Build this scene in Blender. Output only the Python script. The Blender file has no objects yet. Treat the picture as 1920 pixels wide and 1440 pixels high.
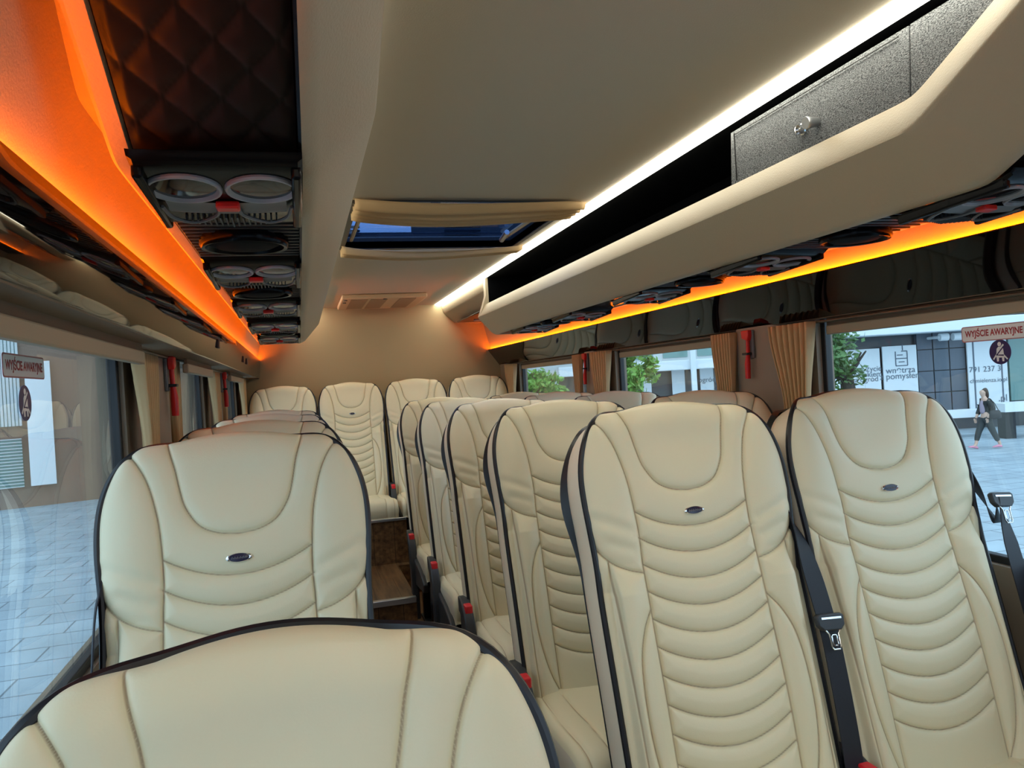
import bpy, bmesh, math, random
import numpy as np
from mathutils import Vector, Matrix
random.seed(7)
rng = np.random.default_rng(3)
S = bpy.context.scene
COL = S.collection
R = math.radians
H = 1.28            # eye height above the bus floor
CX = .5925          # centre line of the cabin

# ------------------------------------------------------------------ camera
YAW, PITCH, ROLL, FPX = R(15.45), R(-.2), R(3.44), 1440.0
fw = Vector((math.sin(YAW) * math.cos(PITCH), math.cos(YAW) * math.cos(PITCH), math.sin(PITCH)))
r0 = Vector((math.cos(YAW), -math.sin(YAW), 0))
u0 = r0.cross(fw)
cr = r0 * math.cos(ROLL) - u0 * math.sin(ROLL)
cu = r0 * math.sin(ROLL) + u0 * math.cos(ROLL)
EYE = Vector((0, 0, H))
cam_d = bpy.data.cameras.new('camera')
cam_d.sensor_width = 36
cam_d.lens = 36 * FPX / 1920
cam_d.clip_start = .02
cam_d.clip_end = 500
cam = bpy.data.objects.new('camera', cam_d)
COL.objects.link(cam)
cam.matrix_world = Matrix(((cr.x, cu.x, -fw.x, EYE.x), (cr.y, cu.y, -fw.y, EYE.y), (cr.z, cu.z, -fw.z, EYE.z), (0, 0, 0, 1)))
S.camera = cam

# ------------------------------------------------------------------ light of the place
S.view_settings.view_transform = 'Standard'
S.view_settings.look = 'None'
S.view_settings.exposure = 0.0
S.view_settings.gamma = 1
LED_WHITE, LED_ORANGE, SKY = 12.5, 92.0, 2.6
world = bpy.data.worlds.new('sky')
S.world = world
world.use_nodes = True
wn = world.node_tree
wn.nodes['Background'].inputs[0].default_value = (.60, .80, 1.0, 1)
wn.nodes['Background'].inputs[1].default_value = SKY

# ------------------------------------------------------------------ materials
def mat(name, col, rough=.5, metal=0., bump=0., scale=200., var=0., emit=None, es=0., spec=.5, coat=0., ior=1.5, detail=2.):
    m = bpy.data.materials.new(name)
    m.use_nodes = True
    nt = m.node_tree
    b = nt.nodes['Principled BSDF']
    b.inputs['Base Color'].default_value = (*col, 1)
    b.inputs['Roughness'].default_value = rough
    b.inputs['Metallic'].default_value = metal
    b.inputs['Specular IOR Level'].default_value = spec
    b.inputs['IOR'].default_value = ior
    b.inputs['Coat Weight'].default_value = coat
    if emit:
        b.inputs['Emission Color'].default_value = (*emit, 1)
        b.inputs['Emission Strength'].default_value = es
    if bump or var:
        tc = nt.nodes.new('ShaderNodeTexCoord')
        nz = nt.nodes.new('ShaderNodeTexNoise')
        nz.inputs['Scale'].default_value = scale
        nz.inputs['Detail'].default_value = detail
        nt.links.new(tc.outputs['Object'], nz.inputs['Vector'])
        if bump:
            bp = nt.nodes.new('ShaderNodeBump')
            bp.inputs['Strength'].default_value = bump
            bp.inputs['Distance'].default_value = .002
            nt.links.new(nz.outputs['Fac'], bp.inputs['Height'])
            nt.links.new(bp.outputs[0], b.inputs['Normal'])
        if var:
            mx = nt.nodes.new('ShaderNodeMix')
            mx.data_type = 'RGBA'
            mx.inputs[6].default_value = (*[max(0, c * (1 - var)) for c in col], 1)
            mx.inputs[7].default_value = (*[min(1, c * (1 + var)) for c in col], 1)
            nt.links.new(nz.outputs['Fac'], mx.inputs[0])
            nt.links.new(mx.outputs[2], b.inputs['Base Color'])
    return m

M = {}
M['leather'] = mat('cream_leather', (.79, .70, .475), .42, bump=.10, scale=420)
nt = M['leather'].node_tree            # brown sewing thread along the seams
at_ = nt.nodes.new('ShaderNodeAttribute'); at_.attribute_name = 'seam'
rp = nt.nodes.new('ShaderNodeMapRange')
rp.inputs[1].default_value = .0006; rp.inputs[2].default_value = .0020
rp.inputs[3].default_value = 1; rp.inputs[4].default_value = 0
mx = nt.nodes.new('ShaderNodeMix'); mx.data_type = 'RGBA'
mx.inputs[6].default_value = (.77, .69, .475, 1); mx.inputs[7].default_value = (.46, .36, .23, 1)
nt.links.new(at_.outputs['Fac'], rp.inputs[0]); nt.links.new(rp.outputs[0], mx.inputs[0])
nt.links.new(mx.outputs[2], nt.nodes['Principled BSDF'].inputs['Base Color'])
M['leather_plain'] = mat('cream_leather_plain', (.77, .67, .52), .45, bump=.1, scale=420)
M['piping'] = mat('black_piping', (.008, .008, .012), .38)
M['black'] = mat('black_plastic', (.012, .012, .014), .42)
M['dark'] = mat('charcoal_plastic', (.028, .03, .035), .45, bump=.1, scale=500)
M['webbing'] = mat('black_webbing', (.008, .009, .016), .6, bump=.2, scale=900)
M['chrome'] = mat('chrome', (.8, .8, .82), .15, 1)
M['badge'] = mat('badge_enamel', (.02, .02, .05), .2)
M['red'] = mat('red_plastic', (.65, .015, .012), .35)
M['buckle_red'] = mat('buckle_red', (.75, .02, .03), .4)
M['vinyl'] = mat('cream_vinyl', (.41, .33, .225), .5, bump=.35, scale=260, detail=3)
M['headliner'] = mat('headliner', (.50, .43, .32), .8, bump=.15, scale=300)
M['rear'] = mat('beige_board', (.40, .315, .18), .7, bump=.05, scale=120)
M['pillar'] = mat('pillar_trim', (.27, .205, .145), .6, bump=.1, scale=300)
M['lower'] = mat('lower_trim', (.30, .25, .19), .7)
M['gloss'] = mat('black_lacquer', (.004, .003, .003), .03, spec=.36)
M['gloss_black'] = mat('gloss_black', (.004, .004, .005), .2, spec=.10)
M['quilt'] = mat('black_leather', (.012, .011, .012), .4, bump=.2, scale=300)
M['blackcarpet'] = mat('black_carpet', (.002, .0023, .003), 1., bump=.3, scale=600, spec=.05)
M['grille'] = mat('speaker_grille', (.006, .006, .007), .7, bump=.6, scale=900, spec=.08)
M['silver'] = mat('grey_lamp_trim', (.28, .28, .30), .35)
M['silverdark'] = mat('grey_bracket', (.12, .115, .115), .4)
M['alu'] = mat('aluminium', (.55, .56, .58), .35, 1)
M['bronze'] = mat('dark_bronze', (.10, .08, .055), .4, .6)
M['curtain'] = mat('beige_curtain', (.52, .34, .165), .75, bump=.2, scale=700)
M['blind'] = mat('brown_blind', (.17, .115, .07), .8, bump=.15, scale=600)
M['hem'] = mat('blind_hem', (.33, .25, .17), .6)
M['vent'] = mat('vent_plastic', (.52, .38, .22), .5)
M['ventslot'] = mat('vent_slots', (.30, .20, .11), .6)
M['led'] = mat('white_led', (1, 1, 1), .5, emit=(1, .97, .80), es=LED_WHITE)
M['led_o'] = mat('orange_led', (1, .5, .1), .5, emit=(1, .155, .0), es=LED_ORANGE)
M['white'] = mat('white_paint', (.72, .76, .78), .6)
M['sticker'] = mat('white_sticker', (.75, .75, .75), .4)
M['stickertxt'] = mat('red_ink', (.35, .02, .03), .5)
M['stickerframe'] = mat('pale_red_ink', (.45, .18, .18), .5)
M['purple'] = mat('purple_sticker', (.02, .01, .09), .4)
M['ink'] = mat('grey_ink', (.10, .13, .17), .6)
M['facade'] = mat('slate_cladding', (.10, .12, .15), .5, var=.25, scale=.5)
M['facade2'] = mat('dark_shopfront', (.045, .05, .06), .3, var=.3, scale=.6)
M['render'] = mat('pale_render', (.55, .58, .58), .7, var=.1, scale=.4)
M['brick'] = mat('brown_render', (.22, .14, .10), .7, var=.2, scale=.6)
M['greenglass'] = mat('green_shop_glass', (.16, .28, .26), .15)
M['leaf'] = mat('leaf', (.17, .36, .05), .5, var=.5, scale=3)  # sunlight on the foliage is put into this brighter green
M['leafdark'] = mat('leaf_dark', (.05, .14, .025), .5, var=.5, scale=3)
M['bark'] = mat('bark', (.05, .04, .035), .8, bump=.5, scale=40)
M['skin'] = mat('skin', (.62, .40, .30), .5)
M['hair'] = mat('brown_hair', (.06, .03, .018), .5)
M['jacket'] = mat('dark_jacket', (.02, .022, .02), .6)
M['shirt'] = mat('mauve_shirt', (.35, .28, .34), .7)
M['trousers'] = mat('charcoal_trousers', (.035, .04, .04), .7)
M['pink'] = mat('pink_shoe', (.75, .28, .38), .5)

def carpet():
    m = mat('grey_fleck_carpet', (.2, .2, .2), .95)
    nt = m.node_tree; b = nt.nodes['Principled BSDF']
    tc = nt.nodes.new('ShaderNodeTexCoord'); mp = nt.nodes.new('ShaderNodeMapping')
    mp.inputs['Scale'].default_value = (1, .55, 1.3)
    nz = nt.nodes.new('ShaderNodeTexNoise'); nz.inputs['Scale'].default_value = 520; nz.inputs['Detail'].default_value = 2
    cr_ = nt.nodes.new('ShaderNodeValToRGB')
    cr_.color_ramp.elements[0].position = .34; cr_.color_ramp.elements[0].color = (.025, .027, .031, 1)
    cr_.color_ramp.elements[1].position = .68; cr_.color_ramp.elements[1].color = (.27, .28, .29, 1)
    bp = nt.nodes.new('ShaderNodeBump'); bp.inputs['Strength'].default_value = .7; bp.inputs['Distance'].default_value = .003
    nt.links.new(tc.outputs['Object'], mp.inputs[0]); nt.links.new(mp.outputs[0], nz.inputs['Vector'])
    nt.links.new(nz.outputs['Fac'], cr_.inputs[0]); nt.links.new(cr_.outputs[0], b.inputs['Base Color'])
    nt.links.new(nz.outputs['Fac'], bp.inputs['Height']); nt.links.new(bp.outputs[0], b.inputs['Normal'])
    return m
M['carpet'] = carpet()

def quilted():
    m = mat('quilted_black_leather', (.008, .005, .0045), .5, spec=.15)
    nt = m.node_tree; b = nt.nodes['Principled BSDF']
    at = nt.nodes.new('ShaderNodeAttribute'); at.attribute_name = 'seam'
    rp = nt.nodes.new('ShaderNodeMapRange')
    rp.inputs[1].default_value = .0012; rp.inputs[2].default_value = .0024; rp.inputs[3].default_value = 1; rp.inputs[4].default_value = 0
    mx = nt.nodes.new('ShaderNodeMix'); mx.data_type = 'RGBA'
    mx.inputs[6].default_value = (.008, .005, .0045, 1); mx.inputs[7].default_value = (.004, .003, .003, 1)
    nt.links.new(at.outputs['Fac'], rp.inputs[0]); nt.links.new(rp.outputs[0], mx.inputs[0])
    nt.links.new(mx.outputs[2], b.inputs['Base Color'])
    return m
M['quilted'] = quilted()

def wood():
    m = mat('wood_floor', (.2, .1, .05), .35)
    nt = m.node_tree; b = nt.nodes['Principled BSDF']
    tc = nt.nodes.new('ShaderNodeTexCoord'); mp = nt.nodes.new('ShaderNodeMapping')
    mp.inputs['Scale'].default_value = (14, 1.2, 14)
    nz = nt.nodes.new('ShaderNodeTexNoise'); nz.inputs['Scale'].default_value = 3; nz.inputs['Detail'].default_value = 6
    cr_ = nt.nodes.new('ShaderNodeValToRGB')
    cr_.color_ramp.elements[0].color = (.07, .030, .012, 1); cr_.color_ramp.elements[0].position = .3
    cr_.color_ramp.elements[1].color = (.30, .155, .06, 1); cr_.color_ramp.elements[1].position = .75
    br = nt.nodes.new('ShaderNodeTexBrick')
    br.inputs['Scale'].default_value = 1; br.inputs['Brick Width'].default_value = .13; br.inputs['Row Height'].default_value = .9
    br.inputs['Mortar Size'].default_value = .002
    br.inputs['Color1'].default_value = (1, 1, 1, 1); br.inputs['Color2'].default_value = (.75, .75, .75, 1); br.inputs['Mortar'].default_value = (.25, .25, .25, 1)
    mu = nt.nodes.new('ShaderNodeMix'); mu.data_type = 'RGBA'; mu.blend_type = 'MULTIPLY'; mu.inputs[0].default_value = 1
    nt.links.new(tc.outputs['Object'], mp.inputs[0]); nt.links.new(mp.outputs[0], nz.inputs['Vector'])
    nt.links.new(tc.outputs['Object'], br.inputs['Vector'])
    nt.links.new(nz.outputs['Fac'], cr_.inputs[0]); nt.links.new(cr_.outputs[0], mu.inputs[6]); nt.links.new(br.outputs[0], mu.inputs[7])
    nt.links.new(mu.outputs[2], b.inputs['Base Color'])
    return m
M['wood'] = wood()

def paving():
    m = mat('blue_grey_paving', (.3, .36, .4), .7)
    nt = m.node_tree; b = nt.nodes['Principled BSDF']
    tc = nt.nodes.new('ShaderNodeTexCoord')
    br = nt.nodes.new('ShaderNodeTexBrick'); br.inputs['Scale'].default_value = 1.0
    br.inputs['Brick Width'].default_value = .8; br.inputs['Row Height'].default_value = .5; br.inputs['Mortar Size'].default_value = .012
    br.inputs['Color1'].default_value = (.38, .46, .51, 1); br.inputs['Color2'].default_value = (.33, .40, .45, 1); br.inputs['Mortar'].default_value = (.16, .19, .22, 1)
    nz = nt.nodes.new('ShaderNodeTexNoise'); nz.inputs['Scale'].default_value = 1.4; nz.inputs['Detail'].default_value = 5
    mr = nt.nodes.new('ShaderNodeMapRange'); mr.inputs[3].default_value = .7; mr.inputs[4].default_value = 1.25
    mu = nt.nodes.new('ShaderNodeMix'); mu.data_type = 'RGBA'; mu.blend_type = 'MULTIPLY'; mu.inputs[0].default_value = 1
    nt.links.new(tc.outputs['Object'], br.inputs['Vector']); nt.links.new(tc.outputs['Object'], nz.inputs['Vector'])
    nt.links.new(nz.outputs['Fac'], mr.inputs[0]); nt.links.new(br.outputs[0], mu.inputs[6]); nt.links.new(mr.outputs[0], mu.inputs[7])
    nt.links.new(mu.outputs[2], b.inputs['Base Color'])
    return m
M['paving'] = paving()

def glass(name, tint, ior=1.5):
    m = bpy.data.materials.new(name); m.use_nodes = True
    nt = m.node_tree; nt.nodes.clear()
    o = nt.nodes.new('ShaderNodeOutputMaterial'); t = nt.nodes.new('ShaderNodeBsdfTransparent'); g = nt.nodes.new('ShaderNodeBsdfGlossy')
    f = nt.nodes.new('ShaderNodeFresnel'); mx = nt.nodes.new('ShaderNodeMixShader')
    t.inputs[0].default_value = (*tint, 1); g.inputs['Roughness'].default_value = .0
    ge = nt.nodes.new('ShaderNodeNewGeometry'); mr = nt.nodes.new('ShaderNodeMapRange')     # the same reflectance from both faces of a thin pane
    mr.inputs[3].default_value = ior; mr.inputs[4].default_value = 1 / ior
    nt.links.new(ge.outputs['Backfacing'], mr.inputs[0]); nt.links.new(mr.outputs[0], f.inputs[0])
    nt.links.new(f.outputs[0], mx.inputs[0]); nt.links.new(t.outputs[0], mx.inputs[1]); nt.links.new(g.outputs[0], mx.inputs[2])
    nt.links.new(mx.outputs[0], o.inputs[0])
    return m
M['glass'] = glass('window_glass', (.93, .97, .97))
M['roofglass'] = glass('blue_tinted_glass', (.32, .44, .66))
M['lampglass'] = mat('lamp_lens', (.008, .008, .012), .08, spec=.3)

# ------------------------------------------------------------------ mesh helpers
class MB:
    def __init__(s): s.v = []; s.f = []
    def add(s, vs, fs):
        o = len(s.v); s.v += [tuple(v) for v in vs]; s.f += [tuple(i + o for i in f) for f in fs]; return s
    def box(s, x0, x1, y0, y1, z0, z1):
        vs = [(x, y, z) for z in (z0, z1) for y in (y0, y1) for x in (x0, x1)]
        return s.add(vs, [(0, 2, 3, 1), (4, 5, 7, 6), (0, 1, 5, 4), (2, 6, 7, 3), (0, 4, 6, 2), (1, 3, 7, 5)])
    def grid(s, rows, closed=False, cap=False):
        n = len(rows[0]); vs = [p for r in rows for p in r]; fs = []
        for i in range(len(rows) - 1):
            for j in range(n if closed else n - 1):
                k = (j + 1) % n
                fs.append((i * n + j, i * n + k, (i + 1) * n + k, (i + 1) * n + j))
        if cap:
            fs.append(tuple(range(n - 1, -1, -1))); b = (len(rows) - 1) * n; fs.append(tuple(range(b, b + n)))
        return s.add(vs, fs)
    def tube(s, path, r, n=10, cap=True, flat=1.0, up=(0, 0, 1)):
        P = [Vector(p) for p in path]; rows = []; N = len(P)
        prev = None
        for i, p in enumerate(P):
            t = (P[min(i + 1, N - 1)] - P[max(i - 1, 0)]).normalized()
            if prev is None:
                a = t.cross(Vector(up))
                if a.length < 1e-3: a = t.cross(Vector((1, 0, 0)))
            else:
                a = prev - t * prev.dot(t)
            a.normalize(); prev = a; b = t.cross(a)
            rr = r[i] if hasattr(r, '__len__') else r
            rows.append([p + a * math.cos(2 * math.pi * k / n) * rr + b * math.sin(2 * math.pi * k / n) * rr * flat for k in range(n)])
        return s.grid(rows, True, cap)
    def prism(s, poly, fn, d0, d1):
        n = len(poly)
        vs = [fn(a, b, d0) for a, b in poly] + [fn(a, b, d1) for a, b in poly]
        fs = [tuple(range(n - 1, -1, -1)), tuple(range(n, 2 * n))] + [(i, (i + 1) % n, n + (i + 1) % n, n + i) for i in range(n)]
        return s.add(vs, fs)
    def lathe(s, prof, c, ax=(0, 0, 1), n=28, sx=1., sy=1., ref=None):
        ax = Vector(ax).normalized(); a = Vector(ref) if ref else ax.orthogonal(); a.normalize(); b = ax.cross(a); c = Vector(c)
        rows = [[c + ax * h + (a * math.cos(2 * math.pi * k / n) * sx + b * math.sin(2 * math.pi * k / n) * sy) * r for k in range(n)] for r, h in prof]
        return s.grid(rows, True, True)
    def obj(s, name, m, parent=None, smooth=True, bevel=0, seg=2, loc=None, fix=True):
        me = bpy.data.meshes.new(name); me.from_pydata(s.v, [], s.f)
        if fix:
            b = bmesh.new(); b.from_mesh(me); bmesh.ops.recalc_face_normals(b, faces=b.faces); b.to_mesh(me); b.free()
        me.materials.append(m if not isinstance(m, str) else M[m])
        if smooth:
            me.polygons.foreach_set('use_smooth', [True] * len(me.polygons))
            try: me.set_sharp_from_angle(angle=R(38))
            except Exception: pass
        o = bpy.data.objects.new(name, me); COL.objects.link(o)
        if parent: o.parent = parent
        if loc: o.location = loc
        if bevel:
            md = o.modifiers.new('bevel', 'BEVEL'); md.width = bevel; md.segments = seg; md.limit_method = 'ANGLE'; md.angle_limit = R(40)
        return o

def thing(name, label, cat, loc=(0, 0, 0), rz=0, group=None):
    o = bpy.data.objects.new(name, None); COL.objects.link(o); o.empty_display_size = .05
    o.location = loc; o.rotation_euler = (0, 0, rz); tag(o, label, cat, group); return o
def tag(o, label, cat, group=None, kind=None):
    o['label'] = label; o['category'] = cat
    if group: o['group'] = group
    if kind: o['kind'] = kind
    return o
def struct(o, label=None):
    o['kind'] = 'structure'
    if label: o['label'] = label
    return o
def copy_tree(o, parent=None):
    c = o.copy(); COL.objects.link(c)
    if parent: c.parent = parent
    for ch in list(o.children): copy_tree(ch, c)
    return c
def cat_rom(pts, n=10):
    P = np.array(pts, float); Q = np.vstack([2 * P[0] - P[1], P, 2 * P[-1] - P[-2]]); out = []
    for i in range(1, len(Q) - 2):
        for t in np.linspace(0, 1, n, endpoint=False):
            a, b, c, d = Q[i - 1], Q[i], Q[i + 1], Q[i + 2]
            out.append(.5 * (2 * b + (c - a) * t + (2 * a - 5 * b + 4 * c - d) * t * t + (3 * b - a - 3 * c + d) * t ** 3))
    out.append(P[-1]); return np.array(out)
def seg_dist(X, Y, lines):
    D = np.full(X.shape, 9.)
    for L in lines:
        for (ax, ay), (bx, by) in zip(L[:-1], L[1:]):
            vx, vy = bx - ax, by - ay; l2 = vx * vx + vy * vy + 1e-12
            t = np.clip(((X - ax) * vx + (Y - ay) * vy) / l2, 0, 1)
            D = np.minimum(D, np.hypot(X - ax - t * vx, Y - ay - t * vy))
    return D
def npgrid(name, P, m, parent, seam=None, flip=False):
    a, b = P.shape[:2]
    idx = np.arange(a * b).reshape(a, b)
    f = np.stack([idx[:-1, :-1], idx[:-1, 1:], idx[1:, 1:], idx[1:, :-1]], -1).reshape(-1, 4)
    if flip: f = f[:, ::-1]
    me = bpy.data.meshes.new(name); me.from_pydata(P.reshape(-1, 3).tolist(), [], f.tolist())
    me.materials.append(M[m]); me.polygons.foreach_set('use_smooth', [True] * len(me.polygons))
    if seam is not None:
        at = me.attributes.new('seam', 'FLOAT', 'POINT'); at.data.foreach_set('value', seam.reshape(-1).astype(np.float32))
    o = bpy.data.objects.new(name, me); COL.objects.link(o)
    if parent: o.parent = parent
    return o
def text_mesh(s, size, bold=0):
    c = bpy.data.curves.new('lettering', 'FONT'); c.body = s; c.size = size; c.align_x = 'CENTER'; c.align_y = 'CENTER'; c.extrude = .0; c.offset = bold
    o = bpy.data.objects.new('lettering', c); COL.objects.link(o)
    dg = bpy.context.evaluated_depsgraph_get(); dg.update()
    me = bpy.data.meshes.new_from_object(o.evaluated_get(dg))
    vs = [v.co.copy() for v in me.vertices]; fs = [tuple(p.vertices) for p in me.polygons]
    bpy.data.objects.remove(o); bpy.data.curves.remove(c); bpy.data.meshes.remove(me)
    return vs, fs

# ------------------------------------------------------------------ cabin shell
Y0, YR = -1.6, 5.9
XR, XL = 1.555, -.41       # faces of the side trim
ZC = H + .63
WIN = [(.35, 2.05), (2.52, 3.63), (4.05, 5.40)]
WZ0, WZ1 = H - .50, H + .15

b = MB().box(XL - .08, XR + .08, Y0, YR + .05, -.06, 0)
struct(b.obj('floor', 'wood', smooth=False))
b = MB().box(.125, .525, 4.03, 4.80, 0, .18).box(XL, XR, 4.80, YR, 0, .18)
struct(b.obj('trim_1', 'wood', smooth=False), 'wood covered step up to the rear row')
b = MB().box(.125, .525, 4.015, 4.05, .155, .186)
struct(b.obj('trim_2', 'alu', bevel=.003), 'aluminium nosing on the aisle step')
b = MB().box(.10, .60, 4.87, 4.90, .18, .452)
struct(b.obj('trim_3', 'wood', smooth=False), 'wood panel under the rear seats')
b = MB().box(.10, .60, 4.855, 4.875, .448, .466)
struct(b.obj('trim_4', 'alu', bevel=.003), 'metal edge above the wood panel under the rear seats')

for side, x0, x1, nm in ((-1, XL - .06, XL, 'wall_left'), (1, XR, XR + .06, 'wall_right')):
    b = MB().box(x0, x1, Y0, YR, -.05, WZ0).box(x0, x1, .1, YR, WZ1 - .012, ZC + .02)
    for a, c in ((.1, WIN[0][0]), (WIN[0][1], WIN[1][0]), (WIN[1][1], WIN[2][0]), (WIN[2][1], YR)):
        b.box(x0, x1, a, c, WZ0, WZ1 - .012)
    b.box(x0, x1, Y0, -.85, WZ0, ZC + .02).box(x0, x1, .06, .1, WZ0, ZC + .02).box(x0, x1, -.85, .06, H + .4, ZC + .02)  # unseen cab sides, opening shaped to send daylight onto the nearest seat
    # rounded pillar covers
    for a, c in ((2.215, 2.50), (3.86, 4.03), (5.62, YR)):
        m = (a + c) / 2; w = (c - a) / 2; rows = []
        xf = x1 if side < 0 else x0
        for z in np.linspace(WZ0, WZ1 - .012, 6):
            rows.append([(xf - side * (.045 if side < 0 else .028) * (1 - abs(q) ** 4), m + q * w, z) for q in np.linspace(-1, 1, 13)])
        b.grid(rows)
    struct(b.obj(nm, 'pillar', smooth=True))
b = MB().box(XL - .08, XR + .08, YR, YR + .05, -.05, ZC + .02)
struct(b.obj('wall_rear', 'rear', smooth=False))
b = MB().box(XL - .06, XR + .06, Y0 - .05, Y0, -.05, H - .42).box(XL - .06, XR + .06, Y0 - .05, Y0, H + .02, ZC + .02)
struct(b.obj('wall_front', 'lower', smooth=False))  # unseen, added with a narrow opening to cut daylight reaching the seats
HX0, HX1, HY0, HY1 = .225, .99, 2.60, 3.46
b = MB().box(XL - .06, HX0, Y0, YR, ZC, ZC + .03).box(HX1, XR + .06, Y0, YR, ZC, ZC + .03).box(HX0, HX1, Y0, HY0, ZC, ZC + .03).box(HX0, HX1, HY1, YR, ZC, ZC + .03)
struct(b.obj('ceiling', 'headliner', smooth=False))

# windows: glass panes in black rubber
n = 0
for side, xg in ((-1, -.432), (1, 1.585)):
    for a, c in WIN:
        n += 1
        b = MB().box(xg - .0025, xg + .0025, a - .02, c + .02, WZ0 - .02, WZ1)
        w = b.obj('window_%d' % n, 'glass', smooth=False); struct(w)
        f = MB(); t = .018
        f.box(xg - .012, xg + .012, a - .02, a + t, WZ0 - .02, WZ1).box(xg - .012, xg + .012, c - t, c + .02, WZ0 - .02, WZ1).box(xg - .012, xg + .012, a, c, WZ0 - .02, WZ0 + t)
        f.obj('window_rubber', 'black', w, bevel=.003)

# lacquered band above the windows, with the ledge of the orange light strip
PT = {-1: (CX - .857, H + .262, -.276, H + .134), 1: (CX + .857, H + .262, 1.535, H + .140)}
tn = 5
for side in (-1, 1):
    xt, zt, xb, zb = PT[side]
    b = MB(); o = side
    prof = [(xt + o * .021, zt - .006), (xt + o * .004, zt - .004), (xt, zt), (xt - o * .0005, zt - .003), (xb, zb), (xb + o * .002, zb - .003)]
    rows = [[(x, y, z) for x, z in prof] for y in np.linspace(.1, YR, 40)]
    b.grid(rows)
    struct(b.obj('trim_%d' % tn, 'gloss'), 'glossy black band above the %s windows' % ('left' if o < 0 else 'right')); tn += 1
    b = MB().grid([[(x, y, z) for x, z in ((xb + o * .002, zb - .003), (xb + o * .004, zb - .005), (XR + .01 if o > 0 else XL - .01, zb - .006))] for y in (.1, YR)])
    struct(b.obj('trim_%d' % tn, 'blind'), 'brown soffit under the %s glossy band' % ('left' if o < 0 else 'right')); tn += 1
    # cove wall that the strip lights
    b = MB(); prof = [(.880, .254), (.872, .30), (.858, .36), (.838, .44), (.815, .53), (.80, .63)]
    rows = [[(CX + o * h, y, H + z) for h, z in prof] for y in np.linspace(.1, YR, 30)]
    b.grid(rows)
    struct(b.obj('trim_%d' % tn, 'vinyl'), 'cream cove above the %s orange light strip' % ('left' if o < 0 else 'right')); tn += 1
    b = MB()
    b.box(min(CX + o * .8635, CX + o * .8725), max(CX + o * .8635, CX + o * .8725), .12, YR - .01, H + .2565, H + .2585)
    tag(b.obj('led_strip', 'led_o', smooth=False), 'orange light strip along the top of the %s side band' % ('left' if o < 0 else 'right'), 'light strip', 'orange light strips')
    b = MB()
    xs = sorted((CX + o * .455, CX + o * .505))
    rows = [[(CX + o * .455, y, ZC - .003), (CX + o * .462, y, ZC - .010), (CX + o * .498, y, ZC - .014), (CX + o * .505, y, ZC - .006), (CX + o * .505, y, ZC), (CX + o * .455, y, ZC)] for y in (-1.3, YR - .005)]
    b.grid(rows, True, True)
    tag(b.obj('led_strip', 'led', smooth=False), 'white light strip along the %s edge of the ceiling' % ('left' if o < 0 else 'right'), 'light strip', 'white ceiling light strips')

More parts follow.
